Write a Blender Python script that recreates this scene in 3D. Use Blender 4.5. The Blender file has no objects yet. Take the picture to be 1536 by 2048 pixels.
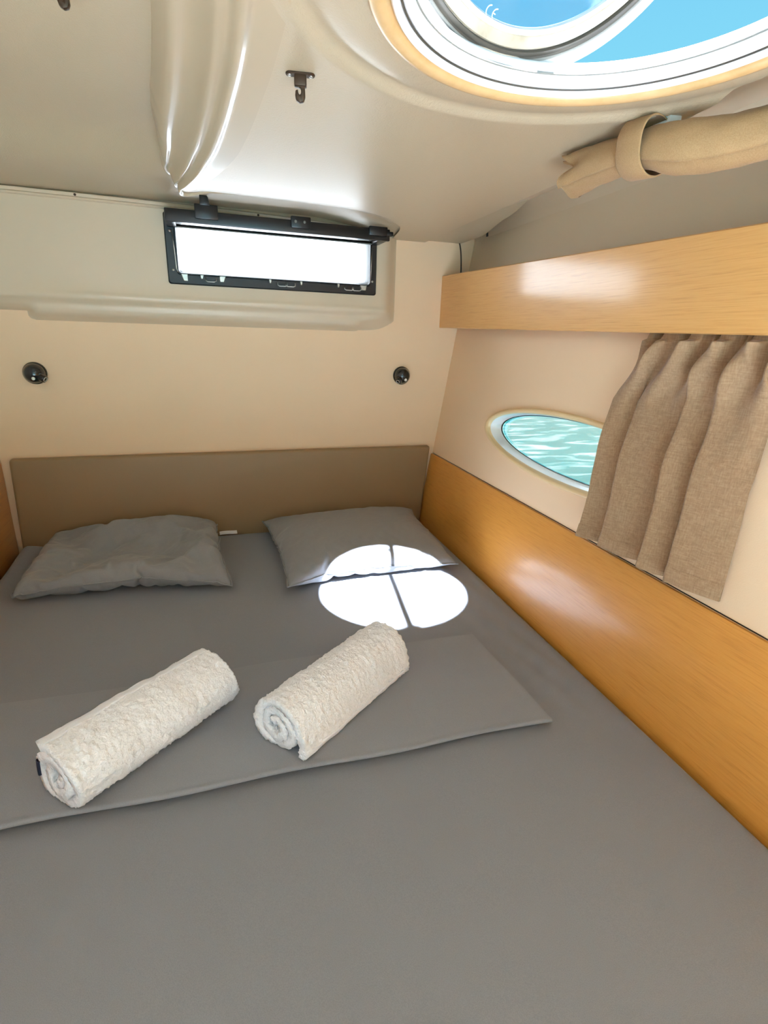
import bpy, bmesh, math, random, zlib, base64
import numpy as np
from mathutils import Vector, Matrix, noise
random.seed(7); np.random.seed(7)
C = bpy.context.scene.collection
SC = bpy.context.scene
# ------------------------------------------------------------------ camera
cam = bpy.data.cameras.new('camera'); cam_o = bpy.data.objects.new('camera', cam); C.objects.link(cam_o)
cam.sensor_fit = 'VERTICAL'; cam.sensor_height = 36.0; cam.lens = 36.0 * 1049.66 / 2048.0
cam.clip_start = 0.01; cam.clip_end = 3000
cam_o.matrix_world = Matrix(((0.9486560, 0.0716188, -0.3080951, 0), (-0.3148538, 0.3071536, -0.8980667, 0), (0.0303140, 0.9489612, 0.3139325, 0), (0, 0, 0, 1)))
SC.camera = cam_o
# ------------------------------------------------------------------ sky, sun, exposure
SUN_DIR = Vector((0.07, 0.80, -1.086)).normalized()
SUN_POWER = 84.0; SKY_POWER = 1.0
w = bpy.data.worlds.new('sky'); SC.world = w; w.use_nodes = True
nt = w.node_tree; bg = nt.nodes['Background']; bg.inputs['Strength'].default_value = SKY_POWER
tc = nt.nodes.new('ShaderNodeTexCoord'); sp = nt.nodes.new('ShaderNodeSeparateXYZ'); nt.links.new(tc.outputs['Generated'], sp.inputs[0])
rp = nt.nodes.new('ShaderNodeValToRGB'); nt.links.new(sp.outputs['Z'], rp.inputs[0])
e = rp.color_ramp.elements
e[0].position = 0.0; e[0].color = (0.55, 0.80, 0.86, 1); e[1].position = 0.85; e[1].color = (0.08, 0.26, 0.72, 1)
k = e.new(0.30); k.color = (0.22, 0.66, 0.84, 1); k = e.new(0.55); k.color = (0.17, 0.53, 0.84, 1)
nz = nt.nodes.new('ShaderNodeTexNoise'); nz.inputs['Scale'].default_value = 2.5; nz.inputs['Detail'].default_value = 6; nt.links.new(tc.outputs['Generated'], nz.inputs['Vector'])
cr = nt.nodes.new('ShaderNodeValToRGB'); cr.color_ramp.elements[0].position = 0.50; cr.color_ramp.elements[0].color = (0, 0, 0, 1); cr.color_ramp.elements[1].position = 0.85; cr.color_ramp.elements[1].color = (0.7, 0.7, 0.7, 1)
nt.links.new(nz.outputs[0], cr.inputs[0])
mx = nt.nodes.new('ShaderNodeMixRGB'); nt.links.new(cr.outputs[0], mx.inputs[0]); nt.links.new(rp.outputs[0], mx.inputs[1]); mx.inputs[2].default_value = (0.85, 0.92, 0.96, 1)
nt.links.new(mx.outputs[0], bg.inputs[0])
sun = bpy.data.lights.new('sun', 'SUN'); sun.energy = SUN_POWER; sun.angle = math.radians(0.8); sun.color = (0.83, 0.935, 1.09)
sun_o = bpy.data.objects.new('sun', sun); C.objects.link(sun_o); sun_o.rotation_euler = SUN_DIR.to_track_quat('-Z', 'Y').to_euler()
vs = SC.view_settings; vs.view_transform = 'Standard'; vs.look = 'None'; vs.gamma = 1.0; vs.use_curve_mapping = False; vs.exposure = 0.16
SC.cycles.max_bounces = 14; SC.cycles.diffuse_bounces = 10; SC.cycles.glossy_bounces = 6; SC.cycles.transparent_max_bounces = 12
SC.cycles.use_denoising = True; SC.cycles.sample_clamp_indirect = 12.0; SC.cycles.caustics_reflective = False

# ------------------------------------------------------------------ materials
def mat(name, col, rough=0.5, metal=0.0, coat=0.0, coat_rough=0.1, spec=0.5, sheen=0.0):
    m = bpy.data.materials.new(name); m.use_nodes = True
    b = m.node_tree.nodes['Principled BSDF']
    b.inputs['Base Color'].default_value = (*col, 1); b.inputs['Roughness'].default_value = rough; b.inputs['Metallic'].default_value = metal
    b.inputs['Coat Weight'].default_value = coat; b.inputs['Coat Roughness'].default_value = coat_rough
    b.inputs['Specular IOR Level'].default_value = spec; b.inputs['Sheen Weight'].default_value = sheen
    return m
def nodes(m): return m.node_tree.nodes, m.node_tree.links, m.node_tree.nodes['Principled BSDF']
def coords(m, scale=(1, 1, 1)):
    n, l, b = nodes(m)
    t = n.new('ShaderNodeTexCoord'); mp = n.new('ShaderNodeMapping'); mp.inputs['Scale'].default_value = scale
    l.new(t.outputs['Object'], mp.inputs['Vector']); return mp.outputs['Vector']
def tex(m, kind, scale, vec, detail=3, **kw):
    n, l, b = nodes(m)
    t = n.new(kind); t.inputs['Scale'].default_value = scale
    if 'Detail' in t.inputs: t.inputs['Detail'].default_value = detail
    for k_, v in kw.items(): t.inputs[k_].default_value = v
    l.new(vec, t.inputs['Vector']); return t
def bump(m, out, strength, dist, prev=None):
    n, l, b = nodes(m)
    bp = n.new('ShaderNodeBump'); bp.inputs['Strength'].default_value = strength; bp.inputs['Distance'].default_value = dist
    l.new(out, bp.inputs['Height'])
    if prev is not None: l.new(prev, bp.inputs['Normal'])
    l.new(bp.outputs[0], b.inputs['Normal']); return bp.outputs[0]
def ramp(m, out, stops, to='Base Color'):
    n, l, b = nodes(m)
    r = n.new('ShaderNodeValToRGB'); l.new(out, r.inputs[0])
    el = r.color_ramp.elements
    el[0].position, el[0].color = stops[0][0], (*stops[0][1], 1); el[1].position, el[1].color = stops[-1][0], (*stops[-1][1], 1)
    for p, c_ in stops[1:-1]:
        q = el.new(p); q.color = (*c_, 1)
    if to: l.new(r.outputs[0], b.inputs[to])
    return r.outputs[0]

def wood(name, dark, mid, light, grain):   # grain: scale triple, small along the fibres
    m = mat(name, mid, 0.42, coat=0.5, coat_rough=0.20)
    v = coords(m, grain)
    t = tex(m, 'ShaderNodeTexNoise', 1.0, v, 6, Roughness=0.65)
    ramp(m, t.outputs[0], [(0.30, dark), (0.46, mid), (0.75, light)])
    f = tex(m, 'ShaderNodeTexNoise', 3.1, v, 3)
    bump(m, f.outputs[0], 0.10, 0.002)
    return m
M = {}
M['wood'] = wood('oak_veneer', (0.64, 0.310, 0.085), (0.74, 0.378, 0.110), (0.79, 0.43, 0.14), (420, 9, 420))
M['wood_low'] = wood('oak_veneer_lower', (0.61, 0.245, 0.038), (0.71, 0.305, 0.052), (0.76, 0.345, 0.068), (360, 8, 360))
M['wood'].node_tree.nodes['Principled BSDF'].inputs['Coat Weight'].default_value = 0.75; M['wood'].node_tree.nodes['Principled BSDF'].inputs['Coat Roughness'].default_value = 0.15
M['port_rim'] = mat('cream_rim', (0.82, 0.60, 0.32), 0.4)
M['wood_ring'] = wood('maple_rim', (0.62, 0.38, 0.15), (0.70, 0.45, 0.20), (0.76, 0.52, 0.26), (20, 20, 20))
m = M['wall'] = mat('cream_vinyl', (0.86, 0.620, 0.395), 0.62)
t = tex(m, 'ShaderNodeTexVoronoi', 420, coords(m)); bump(m, t.outputs[0], 0.12, 0.001)
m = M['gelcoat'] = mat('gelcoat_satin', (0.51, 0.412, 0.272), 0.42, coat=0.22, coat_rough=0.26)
t = tex(m, 'ShaderNodeTexNoise', 190, coords(m), 2, Distortion=1.5); bump(m, t.outputs[0], 0.30, 0.002)
m = M['liner'] = mat('shaded_vinyl', (0.60, 0.50, 0.355), 0.6)  # wall vinyl again, darkened to paint in the shade above the valance
M['bounce_white'] = mat('white_bounce_laminate', (0.80, 0.81, 0.82), 0.5)  # unseen walls, made white to bounce neutral light onto the bed
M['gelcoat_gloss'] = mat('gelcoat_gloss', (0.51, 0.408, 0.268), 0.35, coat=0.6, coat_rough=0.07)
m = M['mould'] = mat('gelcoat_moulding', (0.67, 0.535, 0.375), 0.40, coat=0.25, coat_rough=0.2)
m = M['white'] = mat('white_enamel', (0.86, 0.86, 0.84), 0.28, coat=0.4, coat_rough=0.1)
m = M['lid_flange'] = mat('aged_white_plastic', (0.74, 0.69, 0.58), 0.45)
t = tex(m, 'ShaderNodeTexNoise', 40, coords(m), 5); ramp(m, t.outputs[0], [(0.30, (0.42, 0.35, 0.25)), (0.5, (0.54, 0.47, 0.35)), (0.8, (0.58, 0.52, 0.40))])
M['seal'] = mat('dark_rubber_seal', (0.075, 0.065, 0.05), 0.5)
M['seal_grey'] = mat('grey_rubber_seal', (0.26, 0.25, 0.22), 0.5)
M['black'] = mat('black_plastic', (0.012, 0.010, 0.010), 0.32)
M['grey_inner'] = mat('grey_gasket', (0.22, 0.20, 0.18), 0.45)
M['metal'] = mat('dull_steel', (0.55, 0.53, 0.48), 0.35, metal=1.0)
M['bronze'] = mat('bronze_dark', (0.055, 0.030, 0.016), 0.35, metal=0.6)
M['gloss_black'] = mat('gloss_black', (0.008, 0.007, 0.007), 0.12, coat=0.6, coat_rough=0.05)
M['led'] = mat('lens_white', (0.85, 0.82, 0.72), 0.15)
def cloth(name, dark, light, rough=0.85, sheen=0.2, weave=900, bs=0.25, bd=0.0012, fold=0.0):
    m = mat(name, light, rough, sheen=sheen, spec=0.25)
    v = coords(m)
    a = tex(m, 'ShaderNodeTexNoise', weave, v, 2); ramp(m, a.outputs[0], [(0.3, dark), (0.7, light)])
    p = bump(m, a.outputs[0], bs, bd)
    if fold:
        f = tex(m, 'ShaderNodeTexNoise', 9, v, 4, Distortion=0.6); bump(m, f.outputs[0], fold, 0.02, p)
    return m
M['sheet'] = cloth('grey_cotton', (0.213, 0.225, 0.252), (0.250, 0.263, 0.294), fold=0.06)
M['top_sheet'] = cloth('grey_top_sheet', (0.235, 0.247, 0.272), (0.275, 0.288, 0.318), fold=0.12)
M['pillow'] = cloth('grey_pillow_cotton', (0.245, 0.250, 0.262), (0.290, 0.296, 0.310), fold=0.26)
M['terry'] = cloth('white_terry', (0.86, 0.87, 0.92), (0.94, 0.945, 0.985), 0.95, 0.3, 260, 0.7, 0.004)
M['hem'] = cloth('white_hem', (0.82, 0.84, 0.90), (0.88, 0.90, 0.95), 0.8, 0.1, 700, 0.2, 0.001)
m = M['navy'] = mat('navy_tag', (0.012, 0.014, 0.04), 0.7)
m = M['curtain'] = mat('brown_linen', (0.33, 0.22, 0.135), 0.85, sheen=0.2, spec=0.2)
v = coords(m, (1, 1, 0.10)); a = tex(m, 'ShaderNodeTexNoise', 420, v, 3); v2 = coords(m, (0.15, 0.15, 1)); b_ = tex(m, 'ShaderNodeTexNoise', 420, v2, 3)
n, l, bs_ = nodes(m); ad = n.new('ShaderNodeMath'); ad.operation = 'ADD'; l.new(a.outputs[0], ad.inputs[0]); l.new(b_.outputs[0], ad.inputs[1])
hf = n.new('ShaderNodeMath'); hf.operation = 'MULTIPLY'; hf.inputs[1].default_value = 0.5; l.new(ad.outputs[0], hf.inputs[0])
ramp(m, hf.outputs[0], [(0.36, (0.30, 0.178, 0.094)), (0.5, (0.355, 0.218, 0.120)), (0.64, (0.415, 0.265, 0.152))]); bump(m, hf.outputs[0], 0.35, 0.0012)
M['roll'] = cloth('tan_canvas', (0.36, 0.215, 0.095), (0.43, 0.27, 0.13), 0.8, 0.1, 600, 0.25, 0.001, 0.12)
m = M['leather'] = mat('taupe_leatherette', (0.31, 0.20, 0.10), 0.5)
t = tex(m, 'ShaderNodeTexVoronoi', 380, coords(m)); bump(m, t.outputs[0], 0.15, 0.001)
M['floor'] = mat('pale_floor_gelcoat', (0.64, 0.65, 0.66), 0.45)
M['deck'] = mat('white_deck_house', (0.50, 0.50, 0.49), 0.5)
M['roof'] = mat('grey_deck_paint', (0.09, 0.095, 0.10), 0.7)
def glass(name, tint, gl=0.10):
    m = bpy.data.materials.new(name); m.use_nodes = True; n = m.node_tree.nodes; l = m.node_tree.links
    n.remove(n['Principled BSDF']); o = n['Material Output']
    tr = n.new('ShaderNodeBsdfTransparent'); tr.inputs[0].default_value = (*tint, 1)
    g = n.new('ShaderNodeBsdfGlossy'); g.inputs['Roughness'].default_value = 0.03
    fr = n.new('ShaderNodeFresnel'); fr.inputs[0].default_value = 1.45
    ml = n.new('ShaderNodeMath'); ml.operation = 'MULTIPLY'; ml.inputs[1].default_value = gl * 10; l.new(fr.outputs[0], ml.inputs[0])
    mx_ = n.new('ShaderNodeMixShader'); l.new(ml.outputs[0], mx_.inputs[0]); l.new(tr.outputs[0], mx_.inputs[1]); l.new(g.outputs[0], mx_.inputs[2]); l.new(mx_.outputs[0], o.inputs[0])
    return m
M['glass'] = glass('clear_glass', (0.93, 0.96, 0.95), 0.08)
M['glass_blue'] = glass('blue_acrylic', (0.84, 0.93, 1.0), 0.05)
M['print'] = mat('white_print', (0.75, 0.80, 0.85), 0.6)
m = M['sea'] = mat('sea_water', (0.01, 0.11, 0.105), 0.25, spec=0.3)
v = coords(m, (0.55, 1.6, 1)); t = tex(m, 'ShaderNodeTexNoise', 1.7, v, 5, Distortion=1.6)
ramp(m, t.outputs[0], [(0.36, (0.008, 0.128, 0.128)), (0.50, (0.016, 0.160, 0.158)), (0.57, (0.07, 0.22, 0.21)), (0.66, (0.32, 0.34, 0.33))])  # palest streaks are sun glints painted into the water colour

# ------------------------------------------------------------------ building helpers
def obj(name, verts, faces, m, parent=None, smooth=True, sharp=None):
    me = bpy.data.meshes.new(name)
    off = Vector(parent.matrix_basis.translation) if parent is not None else Vector((0, 0, 0))
    if parent is not None and parent.parent is not None: off = off + parent.parent.matrix_basis.translation
    me.from_pydata([tuple(Vector(p) - off) for p in verts], [], faces); me.update()
    if smooth:
        me.polygons.foreach_set('use_smooth', [True] * len(me.polygons))
        if sharp: me.set_sharp_from_angle(angle=math.radians(sharp))
    me.materials.append(M[m] if isinstance(m, str) else m)
    o = bpy.data.objects.new(name, me); C.objects.link(o)
    if parent is not None: o.parent = parent
    return o
def obj_bm(name, bm, m, parent=None, smooth=True, sharp=35):
    bm.verts.index_update(); bm.normal_update()
    vs_ = [v.co.copy() for v in bm.verts]; fs_ = [[v.index for v in f.verts] for f in bm.faces]; bm.free()
    return obj(name, vs_, fs_, m, parent, smooth, sharp)
def thing(name, label, cat, loc=(0, 0, 0), group=None):
    o = bpy.data.objects.new(name, None); C.objects.link(o); o.location = loc; o.empty_display_size = 0.05
    o['label'] = label; o['category'] = cat
    if group: o['group'] = group
    return o
def tag(o, label, cat=None, group=None, kind=None):
    o['label'] = label
    if cat: o['category'] = cat
    if group: o['group'] = group
    if kind: o['kind'] = kind
    return o
def box(bm, lo, hi, bev=0.0, seg=2):
    r = bmesh.ops.create_cube(bm, size=1.0); vs_ = r['verts']
    for v in vs_:
        v.co = Vector([lo[i] + (v.co[i] + 0.5) * (hi[i] - lo[i]) for i in range(3)])
    if bev: bmesh.ops.bevel(bm, geom=list({e_ for v in vs_ for e_ in v.link_edges}), offset=bev, segments=seg, profile=0.5, affect='EDGES')
    return bm
def boxobj(name, lo, hi, m, parent=None, bev=0.002): return obj_bm(name, box(bmesh.new(), lo, hi, bev), m, parent)
def prism(pts, y0, y1, bev=0.0, seg=3, axis='y'):       # polygon in (x,z), extruded along y
    bm = bmesh.new()
    f = lambda p, d: (p[0], d, p[1]) if axis == 'y' else (d, p[0], p[1])
    a = [bm.verts.new(f(p, y0)) for p in pts]; b = [bm.verts.new(f(p, y1)) for p in pts]
    n_ = len(pts)
    bm.faces.new(a); bm.faces.new(list(reversed(b)))
    for i in range(n_): bm.faces.new([a[i], b[i], b[(i + 1) % n_], a[(i + 1) % n_]])
    bmesh.ops.recalc_face_normals(bm, faces=bm.faces)
    if bev: bmesh.ops.bevel(bm, geom=list(bm.edges), offset=bev, segments=seg, profile=0.5, affect='EDGES')
    return bm
def lathe(prof, c, ax=(0, 0, 1), n_=96, closed=False):   # profile of (radius, height)
    ax = Vector(ax).normalized(); q = ax.to_track_quat('Z', 'Y'); V = []; F = []
    k_ = len(prof)
    for i in range(n_):
        a = 2 * math.pi * i / n_
        for r, h in prof: V.append(Vector(c) + q @ Vector((r * math.cos(a), r * math.sin(a), h)))
    for i in range(n_):
        for j in range(k_ if closed else k_ - 1):
            j2 = (j + 1) % k_; i2 = (i + 1) % n_
            F.append([i * k_ + j, i2 * k_ + j, i2 * k_ + j2, i * k_ + j2])
    return V, F
def catmull(P, per=8):
    P = [Vector(p) for p in P]; out = []
    for i in range(len(P) - 1):
        p0 = P[max(i - 1, 0)]; p1 = P[i]; p2 = P[i + 1]; p3 = P[min(i + 2, len(P) - 1)]
        for s in range(per):
            t_ = s / per
            out.append(0.5 * ((2 * p1) + (p2 - p0) * t_ + (2 * p0 - 5 * p1 + 4 * p2 - p3) * t_ ** 2 + (3 * p1 - p0 - 3 * p2 + p3) * t_ ** 3))
    out.append(P[-1]); return out
def tube(path, r, n_=10, cap=True):
    V = []; F = []; up = Vector((0.31, 0.2, 0.93))
    for i, p in enumerate(path):
        t_ = (path[min(i + 1, len(path) - 1)] - path[max(i - 1, 0)]).normalized()
        u = t_.cross(up).normalized(); v_ = u.cross(t_); rr = r[i] if isinstance(r, (list, tuple)) else r
        for j in range(n_):
            a = 2 * math.pi * j / n_; V.append(p + u * (rr * math.cos(a)) + v_ * (rr * math.sin(a)))
    for i in range(len(path) - 1):
        for j in range(n_):
            j2 = (j + 1) % n_; F.append([i * n_ + j, i * n_ + j2, (i + 1) * n_ + j2, (i + 1) * n_ + j])
    if cap: F.append(list(range(n_))[::-1]); F.append([(len(path) - 1) * n_ + j for j in range(n_)])
    return V, F
def grid(fn, nu, nv):
    V = [fn(i / nu, j / nv) for i in range(nu + 1) for j in range(nv + 1)]
    F = [[i * (nv + 1) + j, (i + 1) * (nv + 1) + j, (i + 1) * (nv + 1) + j + 1, i * (nv + 1) + j + 1] for i in range(nu) for j in range(nv)]
    return V, F
def rrect(x0, x1, z0, z1, r, k_=5):
    out = []
    for cx, cz, a0 in ((x1 - r, z1 - r, 0), (x0 + r, z1 - r, 90), (x0 + r, z0 + r, 180), (x1 - r, z0 + r, 270)):
        for i in range(k_ + 1):
            a = math.radians(a0 + 90 * i / k_); out.append((cx + r * math.cos(a), cz + r * math.sin(a)))
    return out
def loops(ls, close=False):                                # bridge equal-length 3-D loops
    V = [p for L in ls for p in L]; n_ = len(ls[0]); F = []
    for i in range(len(ls) if close else len(ls) - 1):
        i2 = (i + 1) % len(ls)
        for j in range(n_): F.append([i * n_ + j, i * n_ + (j + 1) % n_, i2 * n_ + (j + 1) % n_, i2 * n_ + j])
    return V, F
def lerp_poly(P, t_):                                      # piecewise linear y(x) table
    if t_ <= P[0][0]: return P[0][1]
    for a, b in zip(P, P[1:]):
        if t_ <= b[0]: return a[1] + (b[1] - a[1]) * (t_ - a[0]) / (b[0] - a[0])
    return P[-1][1]
sstep = lambda a, b, x: (lambda q: q * q * (3 - 2 * q))(min(1, max(0, (x - a) / (b - a))))
def hole_plate(outer, inner, to3, sub=0):                  # flat plate with a hole, filled in the plane
    bm = bmesh.new(); ed = []
    for L in (outer, inner):
        vs_ = [bm.verts.new(to3(p)) for p in L]
        for i in range(len(vs_)): ed.append(bm.edges.new((vs_[i], vs_[(i + 1) % len(vs_)])))
    bmesh.ops.triangle_fill(bm, edges=ed, use_beauty=True)
    return bm

# ================================================================== THE SETTING
BED_Z = -0.726
def wall_x(y, z): return 0.897 + 0.15 * (z + 0.452) + 0.03 * (y - 2.0)       # hull side, leans out towards the deck
def side_edge(y): return lerp_poly([(-1.1, .68), (.2, .69), (.45, .70), (.634, .728), (.80, .755), (1.07, .783), (1.5, .80), (2.01, .815)], y)
def struct(name, V, F, m, label, parent=None, **kw):
    o = obj(name, V, F, m, parent, **kw)
    if parent is None: o['kind'] = 'structure'; o['label'] = label
    return o
# --- floor and deck outside the door
o = obj_bm('floor', box(bmesh.new(), (-1.4, -2.6, -1.29), (1.1, 2.05, -1.25)), 'floor'); tag(o, 'pale cabin floor below the berth', kind='structure')
# --- back wall with the window hole
WX0, WX1, WZ0, WZ1 = -0.079, 0.606, 0.148, 0.345
bm = bmesh.new()
for lo, hi in (((-0.72, 2.007, -1.25), (1.10, 2.045, WZ0)), ((-0.72, 2.007, WZ1), (1.10, 2.045, 0.47)), ((-0.72, 2.007, WZ0), (WX0, 2.045, WZ1)), ((WX1, 2.007, WZ0), (1.10, 2.045, WZ1))): box(bm, lo, hi)
o = obj_bm('wall_back', bm, 'wall', smooth=False); tag(o, 'cream back wall above the taupe headboard', kind='structure'); wall_back = o
# --- left wall
o = obj_bm('wall_left', box(bmesh.new(), (-0.72, -1.1, -1.25), (-0.68, 2.01, 0.47)), 'bounce_white', smooth=False); tag(o, 'white side wall at the left edge of the berth', kind='structure')
# --- rear wall with an open doorway behind the viewer
bm = bmesh.new()
DX0, DX1, DZ = -0.50, 0.45, 0.36
for lo, hi in (((-0.72, -1.14, -1.25), (DX0, -1.1, 0.47)), ((DX1, -1.14, -1.25), (1.06, -1.1, 0.47)), ((DX0, -1.14, DZ), (DX1, -1.1, 0.47))): box(bm, lo, hi)
o = obj_bm('wall_rear', bm, 'bounce_white', smooth=False); tag(o, 'white wall around the open doorway at the foot of the berth', kind='structure')
# --- right wall: leaning plane with the porthole, its upper part rolls in over the ceiling edge
PC = (1.16, -0.270); PA, PB = 0.445, 0.096
def eye(s, n_=96):                                          # porthole outline in (y, z)
    return [(PC[0] + (PA - .096 + .096 * s if s > 0 else PA) * math.cos(2 * math.pi * i / n_), PC[1] + PB * s * math.sin(2 * math.pi * i / n_)) for i in range(n_)]
def eye_ab(a, b, cz=PC[1], cy=PC[0], n_=96):
    return [(cy + a * math.cos(2 * math.pi * i / n_), cz + b * math.sin(2 * math.pi * i / n_)) for i in range(n_)]
ZT = 0.36; ZS = 0.15
ou = [(2.01, -1.25), (2.01, ZS), (-1.1, ZS), (-1.1, -1.25)]
bm = hole_plate(ou, eye_ab(0.425, 0.085), lambda p: (wall_x(p[0], p[1]), p[0], p[1]))
def cove(u, v):
    y = -1.1 + 3.11 * u; a = v * math.pi / 2; xw = wall_x(y, ZT)
    return (xw - 0.07 * (1 - math.cos(a)), y, ZT + 0.07 * math.sin(a))
V, F = grid(cove, 24, 8)
bmesh.ops.recalc_face_normals(bm, faces=bm.faces)
o = obj_bm('wall_right', bm, 'wall', sharp=40); tag(o, 'cream side wall with the porthole under the wooden valance', kind='structure'); wall_right = o
n0 = len(V); V += [(wall_x(y, ZS), y, ZS) for y in (2.01, -1.1)] + [(wall_x(y, ZT), y, ZT) for y in (-1.1, 2.01)]; F.append([n0, n0 + 1, n0 + 2, n0 + 3])
obj('upper_wall_shaded', V, F, 'liner', wall_right, sharp=40)  # top of the same wall, its shade put into the colour
# joint line between side wall and wooden lining
o = obj('joint', *tube([Vector((wall_x(y, -.4525) - .0002, y, -.4525)) for y in (2.0, .5, -1.0)], .0013, 6), 'bronze', wall_right)
# --- roof deck above everything, open only at the hatch
HC = Vector((0.43, 0.55, 0.0))
sq = [(1.45, 2.2), (-1.0, 2.2), (-1.0, -1.5), (1.45, -1.5)]
hole = [(HC.x + .50 * math.cos(2 * math.pi * i / 64), HC.y + .50 * math.sin(2 * math.pi * i / 64)) for i in range(64)]
bm = hole_plate(sq, hole, lambda p: (p[0], p[1], 0.462))
vv = [[bm.verts.new((HC.x + r * math.cos(2 * math.pi * i / 64), HC.y + r * math.sin(2 * math.pi * i / 64), z)) for i in range(64)] for r, z in ((.50, .462), (.42, .414), (.36, .368), (.226, .362))]
for A_1, B_1 in zip(vv, vv[1:]):
    for i in range(64): bm.faces.new((A_1[i], A_1[(i + 1) % 64], B_1[(i + 1) % 64], B_1[i]))
o = obj_bm('roof', bm, 'roof', smooth=False); tag(o, 'grey painted deck around the round hatch', kind='structure')
# --- ceiling: upper sheet
def upper(u, v):
    x = -0.70 + 1.66 * u; y = -1.1 + 3.11 * v
    z = 0.427 - 0.047 * sstep(1.46, 1.68, y) - 0.001 * sstep(1.7, 2.0, y) - .030 * sstep(.36, .66, x) * sstep(1.66, 1.85, y)
    return (x, y, z)
V, F = grid(upper, 60, 90)
F = [f for f in F if not (sum(V[i][0] for i in f) / 4 > .12 and sum(V[i][1] for i in f) / 4 < 1.4)]
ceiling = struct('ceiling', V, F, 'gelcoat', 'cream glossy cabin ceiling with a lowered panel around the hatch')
# lowered panel, drawn in rings around the hatch, with a shallow dished groove
EDGE = [(.08, -1.1), (.083, -.3), (.084, .5), (.086, .83), (.081, .99), (.074, 1.12), (.063, 1.25), (.048, 1.35), (.031, 1.44), (.004, 1.54), (-.014, 1.59), (-.016, 1.630), (.002, 1.651), (.05, 1.656), (.29, 1.662), (.525, 1.697), (.60, 1.735), (.645, 1.81), (.668, 1.92), (.675, 2.01)]
edge_path = catmull([(x, y, 0) for x, y in EDGE], 8)
outline = [(p.x, p.y) for p in edge_path] + [(side_edge(y), y) for y in np.linspace(2.01, -1.1, 60)]
def ray_hit(a):
    dx, dy = math.cos(a), math.sin(a); best = 9
    for (x1, y1), (x2, y2) in zip(outline, outline[1:] + outline[:1]):
        ex, ey = x2 - x1, y2 - y1; den = dx * ey - dy * ex
        if abs(den) < 1e-12: continue
        t_ = ((x1 - HC.x) * ey - (y1 - HC.y) * ex) / den; s = ((x1 - HC.x) * dy - (y1 - HC.y) * dx) / den
        if t_ > 0 and -1e-6 <= s <= 1 + 1e-6: best = min(best, t_)
    return best
angs = sorted(set([round(math.atan2(y - HC.y, x - HC.x) % (2 * math.pi), 5) for x, y in outline] + [round(2 * math.pi * i / 240, 5) for i in range(240)]))
PZ = 0.342
DISH = [(.250, .3375), (.275, .336), (.300, .3385), (.318, .3425), (.330, .3465), (.338, .3475), (.346, .3450), (.354, .3405), (.364, .3405), (.376, .342)]
def bull(x, y):
    yr = lerp_poly([(p.x, p.y) for p in edge_path if p.y > 1.64 and p.x > -.01 and p.x < .62], x)
    return .016 * max(0.0, min(1.0, (y - yr + .085) / .085)) ** 2 * sstep(-.03, .06, x) * (1 - sstep(.45, .62, x))
V = []; rings = []
for a in angs:
    rm = ray_hit(a); rs = [min(r, rm) for r, z in DISH] + [(.376 + (rm - .376) * t_ if rm > .376 else rm) for t_ in (.25, .5, .75, .88, .93, .97, 1.0)]
    zs = [z if r <= rm else lerp_poly(DISH, rm) for r, z in DISH] + [PZ if rm > .376 else lerp_poly(DISH, rm)] * 7
    V += [(HC.x + r * math.cos(a), HC.y + r * math.sin(a), z) for r, z in zip(rs, zs)]
    V.append((HC.x + rm * math.cos(a), HC.y + rm * math.sin(a), zs[-1] + (.03 if side_edge(HC.y + rm * math.sin(a)) - .004 < HC.x + rm * math.cos(a) else 0.0005)))
V = [(x, y, z + bull(x, y)) for x, y, z in V]
k_ = len(DISH) + 8; F = []
for i in range(len(angs)):
    i2 = (i + 1) % len(angs)
    for j in range(k_ - 1):
        q = [i * k_ + j, i * k_ + j + 1, i2 * k_ + j + 1, i2 * k_ + j]
        if j < len(DISH) + 6 and (Vector(V[q[0]]) - Vector(V[q[1]])).length < 1e-7 and (Vector(V[q[2]]) - Vector(V[q[3]])).length < 1e-7: continue
        F.append(q)
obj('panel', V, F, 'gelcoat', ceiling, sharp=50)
def strip(u, v):
    y = -1.1 + 3.11 * u; x0 = side_edge(y) - .003; x1 = wall_x(y, .40) + .002
    return (x0 + (x1 - x0) * v, y, .3715 + .055 * v ** 1.5)
V, F = grid(strip, 50, 10)
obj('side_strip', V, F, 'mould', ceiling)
# moulded rib along the edge of the lowered panel
RIB = [(0.0, .087), (.02, .082), (.05, .070), (.09, .056), (.13, .046), (.17, .0405), (.21, .0385), (.25, .0385), (.30, .0400), (.36, .0395), (.44, .0340), (.51, .0255), (.56, .018), (.60, .0105), (.64, .007), (.68, .0075), (.72, .009), (.755, .0085), (.79, .001), (.82, -.0045), (.85, -.0065), (.88, -.0065), (.91, -.005), (.94, -.002), (.97, -.0005), (1.0, -.0002), (1.12, -.0006), (1.30, -.0006)]
n_p = len(edge_path); V = []
for i, p in enumerate(edge_path):
    t_ = (edge_path[min(i + 1, n_p - 1)] - edge_path[max(i - 1, 0)]).normalized(); nrm = Vector((-t_.y, t_.x, 0))
    wd = lerp_poly([(-1.1, .105), (.83, .112), (1.12, .118), (1.25, .120), (1.33, .114), (1.40, .103), (1.47, .088), (1.54, .070), (1.60, .050), (1.65, .036)], p.y) if p.x < .04 or p.y < 1.5 else .034
    fl = 1.0 if (p.x < .045 and p.y < 1.60) or p.y < 1.5 else max(0.0, 1 - (p.x - .02) / .15)
    for s, h in RIB:
        hh = (h if h > .012 else h * fl) * (1 - .93 * sstep(.50, .66, p.x))
        if s > 1.0: wd2 = wd * (1 + 0) if fl > .5 else wd * (.4 + fl)
        q = p + nrm * (wd * (1 - s)); V.append((q.x, q.y, PZ + hh + bull(q.x, min(q.y, p.y))))
k_ = len(RIB)
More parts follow.
